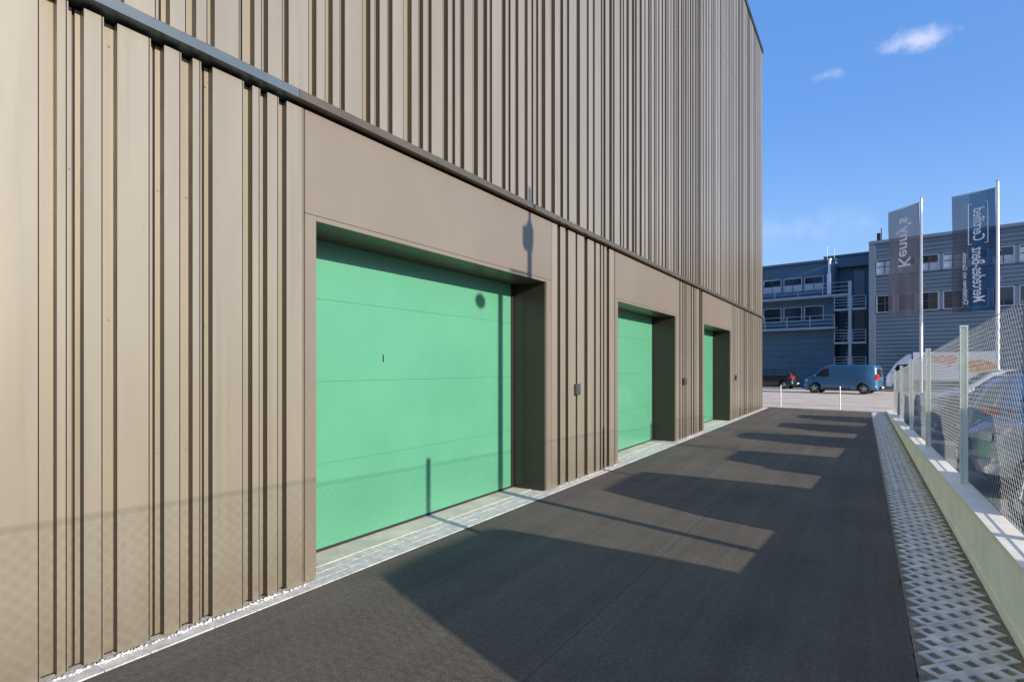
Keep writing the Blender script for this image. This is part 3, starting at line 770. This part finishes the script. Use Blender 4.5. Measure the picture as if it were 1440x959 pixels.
# ------------------------------------------------------------------ flag poles and flags
def flagpole(label, x, y, h, r):
    t = thing('flagpole', label, 'flagpole', (x,y,0), 0, 'white flagpoles beyond the fence')
    bm = B(); tube(bm, [(0,0,0),(0,0,h*.5),(0,0,h)], [r,r*.85,r*.6], 16); obj('pole', bm, M['whitemetal'], t, True)
    bm = B(); tube(bm, [(0,0,h),(0,0,h+.05)], [r*.9,r*.5], 12); obj('finial', bm, M['steel'], t, True)
    bm = B(); box(bm, -.18,.18,-.18,.18,0,.04); obj('base_plate', bm, M['steel'], t)
    return t
def flag(label, x, y, ang, w, zt, zb, m, texts, stripe=None):
    t = thing('flag', label, 'flag', (x,y,0), ang, 'tall banner flags beyond the fence')
    # local -x runs away from the pole; cloth hangs in the x-z plane with slight waves
    def wave(a, z): return .035*math.sin(a*3.1+z*1.3)+.02*math.sin(z*2.7+a*1.4)+.03*math.sin(a*9.)*max(0,(zt-1.2-z)/4)
    def cloth(name, a0, a1, m):
        g = B(); na = 12; nz = 30; rows = []
        for i in range(nz+1):
            z = zt+(zb-zt)*i/nz
            rows.append([g.verts.new((-(a0+(a1-a0)*j/na)+.0, wave(a0+(a1-a0)*j/na, z), z)) for j in range(na+1)])
        for r0, r1 in zip(rows, rows[1:]):
            for j in range(na): g.faces.new((r0[j],r0[j+1],r1[j+1],r1[j]))
        return obj(name, g, m, t, True)
    if stripe:
        cloth('cloth', .06, w*stripe, m); cloth('side_strip', w*stripe+.002, w, M['flag_strip'])
    else: cloth('cloth', .06, w, m)
    g = B(); tube(g, [(.06,0,zt+.02),(-w-.02,0,zt+.02)], .016, 8); obj('top_arm', g, M['steel'], t, True)
    g = B()
    for k in range(5):
        z = zt-.25-(zt-zb-.4)*k/4; tube(g, [(.10,0,z),(-.07,0,z)], .012, 6)
    obj('pole_clip', g, M['whitemetal'], t)
    for s, size, a_c, z0, thick, shear, zlen in texts:
        me = text_mesh(s, size, thick, shear, .001, 1); me.materials.append(M['lettering'])
        mnx = min(v.co.x for v in me.vertices); mxx = max(v.co.x for v in me.vertices)
        for v in me.vertices: v.co.x = (v.co.x-mnx)*(zlen-z0)/(mxx-mnx)
        for v in me.vertices:                # reading direction runs up; letter tops point to the pole (print seen from behind)
            tx, ty, tz = v.co; a = a_c - ty; z = z0 + tx
            v.co = (-a, wave(a, z)-.010+tz, z)
        o = bpy.data.objects.new('lettering', me); link(o, t)
    return t
def ground_pt(u, z): t_ = (u-720)/F; return (z*(cs*t_-sn), z*(cs+sn*t_))
f1 = ground_pt(1295.5, 24.0); f2 = ground_pt(1403, 22.0)
flagpole('white flagpole carrying the narrower taupe flag, left of the pair', *f1, 8.9, .065)
flagpole('white flagpole carrying the wide navy flag, right of the pair', *f2, 8.95, .072)
a1 = math.atan2(-.769,.656); a2 = math.atan2(-.447,.895)
flag('narrow translucent taupe flag with large mirrored white name', *f1, a1, 1.72, 8.72, 4.0, M['flag_taupe'],
     [("Kenny's", .90, 1.12, 6.16, .013, 0, 8.30)])
flag('wide navy flag with mirrored white lettering, bracketed upper word and taupe side strip', *f2, a2, 1.50, 8.70, 3.98, M['flag_navy'],
     [("Mercedes-Benz", .58, .80, 4.36, .006, 0, 6.52), ("Certified", .54, .77, 6.78, .004, .12, 8.08), ("Occasionen mit Garantie", .20, 1.10, 4.30, .003, 0, 6.35)], stripe=.62)
fl = [o for o in C.objects if o.name.startswith('flag') and o.get('category') == 'flag'][-1]
g = B()                                       # brackets round the upper word
for a in (.30,.93):
    tube(g, [(-a,-.03,6.66),(-a,-.03,8.26)], .014, 6)
    s = 1 if a < .6 else -1
    for z in (6.66,8.26): tube(g, [(-a,-.03,z),(-a-s*.10,-.03,z)], .014, 6)
obj('bracket_print', g, M['lettering'], fl)

# ------------------------------------------------------------------ offices across the street
Bo = Vector((-8.3,57.3,0)); rzB = -r10
def fac(u, v, yoff=0.):                       # facade coordinates of a photo point (local x along, z up)
    t_ = (u-720)/F; d = Vector((cs*t_-sn, cs+sn*t_, (517-v)/F))
    o_ = Vector((0,0,H)); n = ed; P0 = Bo + ed*yoff
    k = (P0-o_).dot(n)/d.dot(n); p = o_+d*k
    return ((p-Bo).dot(er), p.z)
xm = lambda u, y=0: fac(u, 500, y)[0]
def window(parent, x0, x1, z0, z1, y, mull=1, blind=.5, fr=.07, col='frame', dark=False):
    bm = B(); d = .12
    box(bm, x0, x1, y-.03, y+d, z1-fr, z1); box(bm, x0, x1, y-.03, y+d, z0, z0+fr)
    box(bm, x0, x0+fr, y-.03, y+d, z0+fr, z1-fr); box(bm, x1-fr, x1, y-.03, y+d, z0+fr, z1-fr)
    w = obj('window', bm, M[col], parent)
    g = B(); box(g, x0+fr, x1-fr, y+.02, y+.05, z0+fr, z1-fr); obj('glass', g, M['glass'], w)
    g = B()
    for k in range(1, mull+1):
        xx = x0+(x1-x0)*k/(mull+1); box(g, xx-.035, xx+.035, y-.01, y+.019, z0+fr, z1-fr)
    zm = z0+(z1-z0)*.52; 
    if not dark: box(g, x0+fr, x1-fr, y-.008, y+.0185, zm-.03, zm+.03)
    if len(g.verts): obj('glazing_bar', g, M['framed'], w)
    else: g.free()
    if blind > 0:
        g = B(); zt_ = z0+fr+(z1-z0-2*fr)*blind
        box(g, x0+fr+.01, x1-fr-.01, y+.004, y+.016, z0+fr+.03, zt_); obj('blind', g, M['blind'], w)
    return w
A = thing('office_building', 'dark blue office with two long balconies and an outside stair, behind the blue van', 'building', Bo, rzB)
zr = fac(1073,378)[1]; zd2 = fac(1110,421)[1]; zd1 = fac(1110,463)[1]
xe = xm(1221); xs0 = -22
# wall: recessed upper storeys are kept in the same plane; horizontal seams are cut in
bm = B(); st = .55; z = 0
while z < zd1-.2:
    box(bm, xs0, xm(1174), 0, 10, z, min(z+st-.03, zd1-.15)); z += st
box(bm, xs0, xm(1174), .04, 9.9, 0, zd1-.2)
box(bm, xs0, xm(1174), .0, 10, zd1-.14, zr)
box(bm, xm(1174)+.001, xe, 1.6, 9.9, 0, zr+.15)
box(bm, xm(1155), xe, .9, 9.8, zr-.5, zr+.45)
obj('wall', bm, M['wallA'], A)
bm = B(); box(bm, xs0, xm(1174)+.1, -.25, .2, zr+.001, zr+.18); box(bm, xm(1155), xe, .7, 1.2, zr+.451, zr+.58); obj('roof_edge', bm, M['wallA'], A)
wl = [(1040,1066),(1073.5,1099),(1102,1128),(1131,1158.5)]
def zz(u, v): return fac(u, v)[1]
U0, U1 = zz(1130,410), zz(1130,390); L0, L1 = zz(1130,452), zz(1130,431)
for a, b in wl:
    window(A, xm(a), xm(b), U0-.0, U1, -.02, 1, .52)
    window(A, xm(a), xm(b), L0-.0, L1, -.02, 0, 0, dark=True)
def balcony(x0, x1, zd, y0=-1.2):
    bm = B(); box(bm, x0, x1, y0, -.001, zd-.16, zd); bal = obj('balcony', bm, M['rail'], A)
    g = B()
    n = max(1, round((x1-x0)/1.9))
    for k in range(n+1):
        xx = x0+.05+(x1-x0-.1)*k/n; box(g, xx-.03, xx+.03, y0, y0+.05, zd, zd+1.0)
    for hh in (.3,.62,.98): box(g, x0, x1, y0+.01, y0+.04, zd+hh-.02, zd+hh+.02)
    obj('railing', g, M['rail'], bal)
balcony(xs0, xm(1196,-1.2)-.1, zd2); balcony(xs0, xm(1174,-1.2), zd1)
# stair tower
st_ = B(); xa, xb, xc_ = xm(1174,-1), xm(1196.5,-1), xm(1219,-1)
box(st_, xb-.11, xb+.11, -1.35, -1.13, 0, fac(1196,398)[1]); tower = obj('stair_post', st_, M['rail'], A)
for v_ in (434, 481, 519):
    z = fac(1196, v_, -1)[1]
    bm = B(); box(bm, xa, xb-.13, -1.3, 1.2, z-.14, z); box(bm, xb+.13, xc_, -1.3, 1.2, z-.14, z+.0); l = obj('landing', bm, M['rail'], A)
    g = B()
    for x0, x1 in ((xa, xb-.13),(xb+.13, xc_)):
        for hh in (.28,.52,.76,1.0): box(g, x0, x1, -1.28, -1.25, z+hh-.018, z+hh+.018)
        for x in (x0, x1-.05): box(g, x, x+.05, -1.3, -1.245, z, z+1.02)
    obj('railing', g, M['rail'], l)
for (va, vb) in ((434,481),(481,519)):
    za, zb_ = fac(1196,va,-1)[1], fac(1196,vb,-1)[1]; bm = B(); n = 9
    for k in range(n):
        x = xa+.3+(xb-xa-.6)*k/n; z = zb_+(za-zb_)*(k+.5)/n; box(bm, x, x+.25, .0, 1.0, z-.04, z)
    obj('stair_flight', bm, M['rail'], A)
bm = B(); z2 = fac(1196,416,.6)[1]; box(bm, xm(1201,1.5), xm(1216,1.5), 1.52, 1.6, z2, z2+2.3); obj('door', bm, M['doorgrey'], A)
bm = B(); z1_ = fac(1196,462,.6)[1]; box(bm, xm(1201,1.5), xm(1216,1.5), 1.52, 1.6, z1_-.2, z1_+1.9); obj('door', bm, M['doorgrey'], A)
# flue
fx = xm(1166.5,-.4); bm = B(); za = fac(1166,414,-.4)[1]; zb_ = fac(1166,385,-.4)[1]; zc = fac(1166,366,-.4)[1]
tube(bm, [(fx,-.4,za),(fx,-.4,zb_)], .2, 14); tube(bm, [(fx,-.4,zb_),(fx,-.4,zc)], .12, 12); tube(bm, [(fx,-.4,zc),(fx,-.4,zc+.12)], .17, 12)
fl_ = obj('flue', bm, M['flue'], A, True)
bm = B(); tube(bm, [(fx-.25,-.1,zr),(fx-.25,-.1,zr+1.3)], .02, 6); tube(bm, [(fx+.3,-.1,zr),(fx+.3,-.1,zr+1.0)], .02, 6); obj('antenna', bm, M['steel'], A)

# second office, nearer and taller
yB = -1.8; x0 = xm(1222,yB); x1 = x0+34; zt = fac(1222,344,yB)[1]
Bb = thing('office_building', 'slate grey corrugated office with two window bands, right of the outside stair', 'building', Bo, rzB)
wz = [fac(1240,387,yB)[1], fac(1240,365,yB)[1]]; wz2 = [fac(1240,440,yB)[1], fac(1240,415,yB)[1]]
bm = B(); corr = .30
def corrug(xa, xb, z0, z1):
    n = max(1, round((z1-z0)/corr)); h = (z1-z0)/n; pr = []
    for k in range(n):
        z = z0+k*h; pr += [(0,z),(0,z+h*.5),(.05,z+h*.6),(.05,z+h*.9)]
    pr.append((0,z1))
    va = [bm.verts.new((xa, yB+d_, z)) for d_, z in pr]; vb = [bm.verts.new((xb, yB+d_, z)) for d_, z in pr]
    for i in range(len(pr)-1): bm.faces.new((va[i],va[i+1],vb[i+1],vb[i]))
xw0 = xm(1231,yB)
corrug(xw0, x1, 0, wz2[0]-.05); corrug(xw0, x1, wz2[1]+.05, wz[0]-.05); corrug(xw0, x1, wz[1]+.05, zt)
obj('cladding', bm, M['wallB'], Bb)
bm = B(); box(bm, x0, x1, yB+.12, 12, 0, zt-.02); obj('wall', bm, M['wallB'], Bb)
bm = B(); box(bm, x0, xw0-.0, yB-.04, yB+.119, 0, zt-.001); box(bm, x0-.001, x1, yB-.08, yB+.5, zt, zt+.22); obj('corner_trim', bm, M['wallCol'], Bb)
pitchw = (xm(1407,yB)-xm(1313,yB))/3.0; xx = xm(1313,yB)-3*pitchw+.0; ww = xm(1341,yB)-xm(1313,yB)
xx = xw0+.05
k = 0
while xx < x1-3:
    window(Bb, xx, xx+ww, wz[0], wz[1], yB+.0, 1, .55 if k % 3 else .9)
    window(Bb, xx, xx+ww, wz2[0], wz2[1], yB+.0, 1, 0)
    bm = B(); box(bm, xx+ww+.01, xx+ww+.22, yB-.02, yB+.1, wz[0]+.01, wz[1]-.01); box(bm, xx+ww+.01, xx+ww+.22, yB-.02, yB+.1, wz2[0]+.01, wz2[1]-.01); obj('window_pier', bm, M['wallCol'], Bb)
    xx += ww+.23; k += 1
bm = B(); vx = xm(1235,2); box(bm, vx-.3, vx+.3, 2, 2.6, zt, zt+.7); box(bm, vx-.12, vx+.12, 2.1, 2.4, zt+.7, zt+1.6); tube(bm, [(vx+.2,2.2,zt+.7),(vx+.2,2.2,zt+2.0)], .04, 6)
obj('roof_vent', bm, M['plastic'], Bb)

# ------------------------------------------------------------------ small street objects
sg = ground_pt(1273, 45)
t = thing('street_light', 'short grey street light with a flat T shaped head, above the white lorry cab', 'street light', (*sg,0), -r10)
bm = B(); tube(bm, [(0,0,0),(0,0,3.35)], .05, 10); obj('pole', bm, M['steel'], t, True)
bm = B(); box(bm, -.32,.32,-.1,.1,3.35,3.5,.03); obj('lamp_head', bm, M['whitemetal'], t)
# lamp pole in the car park whose shadow falls on the nearest green door
LX = 1.5; LY = 6.58-.25*(LX+3.85)
t = thing('lamp_post', 'tall grey lamp post of the car park that shadows the nearest green door', 'lamp post', (LX,LY,0), 0)
bm = B(); tube(bm, [(0,0,0),(0,0,5.0),(0,0,5.35)], [.062,.058,.055], 14); tube(bm, [(0,0,5.35),(0,0,5.84)], .03, 10); obj('pole', bm, M['steel'], t, True)
lh = 2.63+.3133*1.01*(LX+4.42); 
bm = B(); tube(bm, [(0,-.05,lh+.17),(0,-.49,lh+.17),(0,-.49,lh+.05)], .018, 8); arm = obj('lamp_arm', bm, M['steel'], t, True)
bm = B(); bmesh.ops.create_uvsphere(bm, u_segments=20, v_segments=12, radius=.115, matrix=Matrix.Translation((0,-.49,lh))@Matrix.Diagonal((1,1,.8,1))); obj('lamp_head', bm, M['whitemetal'], arm, True)
bm = B(); box(bm, -.10,.10,-.17,.07,5.0,5.30,.05); tube(bm, [(0,0,4.98),(0,0,5.1),(0,0,5.3),(0,0,5.4)], [.05,.10,.10,.04], 12); obj('camera_housing', bm, M['box'], t, True)

# ------------------------------------------------------------------ give separate pieces their own object
def split_loose(o):
    bm = bmesh.new(); bm.from_mesh(o.data); seen = set(); comps = []
    for v in bm.verts:
        if v.index in seen: continue
        st, comp = [v], []
        seen.add(v.index)
        while st:
            q = st.pop(); comp.append(q.index)
            for e in q.link_edges:
                n_ = e.other_vert(q)
                if n_.index not in seen: seen.add(n_.index); st.append(n_)
        comps.append(set(comp))
    if len(comps) < 2: bm.free(); return
    for i, comp in enumerate(comps[1:]+comps[:1]):
        b2 = bmesh.new(); b2.from_mesh(o.data); b2.verts.ensure_lookup_table()
        bmesh.ops.delete(b2, geom=[v for v in b2.verts if v.index not in comp], context='VERTS')
        if i == len(comps)-1:
            b2.to_mesh(o.data)
        else:
            me = o.data.copy(); b2.to_mesh(me); c = o.copy(); c.data = me; C.objects.link(c); c.parent = o.parent
        b2.free()
    bm.free()
for o in list(C.objects):
    if o.type == 'MESH' and o.parent and o.name.split('.')[0] in ('door_reveal','guide_rail','door_seam','door_handle','antenna','window_pier','pole_clip','bracket_print','landing','blind','glazing_bar_'):
        split_loose(o)

# ------------------------------------------------------------------ sky, sun, camera
EL = R(17.0); AZ = math.atan2(.97,-.2425)
w = bpy.data.worlds.new("World"); scene.world = w; w.use_nodes = True
nt = w.node_tree; N = nt.nodes; L = nt.links; bg = N['Background']
sky = N.new('ShaderNodeTexSky'); sky.sky_type = 'NISHITA'; sky.sun_disc = False
sky.sun_elevation = EL; sky.sun_rotation = AZ; sky.altitude = 400; sky.air_density = 1.0; sky.dust_density = 1.2; sky.ozone_density = 2.5
bg.inputs['Strength'].default_value = .11
tc = N.new('ShaderNodeTexCoord')
def cdir(u, v):
    t_ = (u-720)/F; return Vector((cs*t_-sn, cs+sn*t_, (517-v)/F)).normalized()
def cloud_mask(u, v, ru, rv, seed, lo, hi, rotz=0):
    d = cdir(u, v); right = (cdir(u+8,v)-cdir(u-8,v)).normalized(); up = cdir(u,v-8)-cdir(u,v+8); up = (up-right*up.dot(right)).normalized()
    def dot(vec):
        n = N.new('ShaderNodeVectorMath'); n.operation = 'DOT_PRODUCT'; L.new(tc.outputs['Generated'], n.inputs[0]); n.inputs[1].default_value = vec; return n.outputs['Value']
    def math_(op, a, b=None):
        n = N.new('ShaderNodeMath'); n.operation = op
        for i, q in enumerate((a, b)):
            if q is None: continue
            if isinstance(q, (int,float)): n.inputs[i].default_value = q
            else: L.new(q, n.inputs[i])
        return n.outputs[0]
    a = math_('DIVIDE', dot(right), ru); b0 = math_('DIVIDE', dot(up), rv)
    b = math_('SUBTRACT', b0, math_('MULTIPLY', math_('SINE', math_('MULTIPLY', a, 2.2)), .25+rotz))
    rr_ = math_('SQRT', math_('ADD', math_('MULTIPLY', a, a), math_('MULTIPLY', b, b)))
    n = N.new('ShaderNodeTexNoise'); n.inputs['Scale'].default_value = 26; n.inputs['Detail'].default_value = 6; n.inputs['Roughness'].default_value = .6
    mp = N.new('ShaderNodeMapping'); mp.inputs['Location'].default_value = (seed,seed,0); L.new(tc.outputs['Generated'], mp.inputs[0]); L.new(mp.outputs[0], n.inputs['Vector'])
    v_ = math_('SUBTRACT', math_('ADD', math_('MULTIPLY', n.outputs['Fac'], 2.2), -.1), rr_)
    mr = N.new('ShaderNodeMapRange'); mr.interpolation_type = 'SMOOTHSTEP'; mr.inputs['From Min'].default_value = lo; mr.inputs['From Max'].default_value = hi
    L.new(v_, mr.inputs[0])
    front = math_('GREATER_THAN', dot(d), 0.)
    return math_('MULTIPLY', mr.outputs[0], front)
m3 = cloud_mask(1120, 322, .11, .034, 1.7, .0, 1.6)
m1 = cloud_mask(1292, 56, .072, .019, 5.3, .15, 1.2); m2 = cloud_mask(1166, 106, .034, .014, 8.1, .25, 1.9)
ad = N.new('ShaderNodeMath'); ad.operation = 'MAXIMUM'; L.new(m1, ad.inputs[0]); L.new(m2, ad.inputs[1])
ml = N.new('ShaderNodeMath'); ml.operation = 'MULTIPLY'; ml.inputs[1].default_value = .55; L.new(ad.outputs[0], ml.inputs[0])
mw = N.new('ShaderNodeMath'); mw.operation = 'MULTIPLY'; mw.inputs[1].default_value = .22; L.new(m3, mw.inputs[0])
ml_ = ml; ml = N.new('ShaderNodeMath'); ml.operation = 'MAXIMUM'; L.new(ml_.outputs[0], ml.inputs[0]); L.new(mw.outputs[0], ml.inputs[1])
hs = N.new('ShaderNodeMix'); hs.data_type = 'RGBA'; hs.blend_type = 'MULTIPLY'; hs.inputs['Factor'].default_value = 1
L.new(sky.outputs[0], hs.inputs['A']); hs.inputs['B'].default_value = (1.22,1.2,1.38,1)
mix = N.new('ShaderNodeMix'); mix.data_type = 'RGBA'; L.new(ml.outputs[0], mix.inputs['Factor'])
fx_ = N.new('ShaderNodeMix'); fx_.data_type = 'RGBA'; fx_.inputs['Factor'].default_value = .45
L.new(hs.outputs['Result'], fx_.inputs['A']); fx_.inputs['B'].default_value = (.72,2.55,6.6,1)
sz = N.new('ShaderNodeSeparateXYZ'); L.new(tc.outputs['Generated'], sz.inputs[0])
hz = N.new('ShaderNodeMapRange'); hz.interpolation_type = 'SMOOTHSTEP'; hz.inputs['From Min'].default_value = .38; hz.inputs['From Max'].default_value = .02
hz.inputs['To Max'].default_value = .5; L.new(sz.outputs['Z'], hz.inputs[0])
hm = N.new('ShaderNodeMix'); hm.data_type = 'RGBA'; L.new(hz.outputs[0], hm.inputs['Factor']); L.new(fx_.outputs['Result'], hm.inputs['A']); hm.inputs['B'].default_value = (2.6,4.1,5.7,1)
L.new(hm.outputs['Result'], mix.inputs['A']); mix.inputs['B'].default_value = (6.2,6.2,7.2,1)
L.new(mix.outputs['Result'], bg.inputs['Color'])

sv = Vector((.97*math.cos(EL), -.2425*math.cos(EL), math.sin(EL)))
ld = bpy.data.lights.new('sun', 'SUN'); ld.energy = 5.0; ld.angle = R(.53); ld.color = (1,.90,.76)
lo = bpy.data.objects.new('sun', ld); C.objects.link(lo); lo.rotation_mode = 'QUATERNION'; lo.rotation_quaternion = sv.to_track_quat('Z','Y'); lo.location = (20,-10,20)

cd = bpy.data.cameras.new('camera'); cam = bpy.data.objects.new('camera', cd); C.objects.link(cam); scene.camera = cam
cam.location = (0,0,H); cam.rotation_euler = (R(90),0,TH); cd.sensor_width = 36; cd.lens = 20.0; cd.shift_y = 37.5/1440
cd.clip_start = .05; cd.clip_end = 3000
vs_ = scene.view_settings; vs_.view_transform = 'Standard'; vs_.look = 'None'; vs_.exposure = .60; vs_.gamma = 1; vs_.use_curve_mapping = False
scene.cycles.max_bounces = 8; scene.cycles.transparent_max_bounces = 16
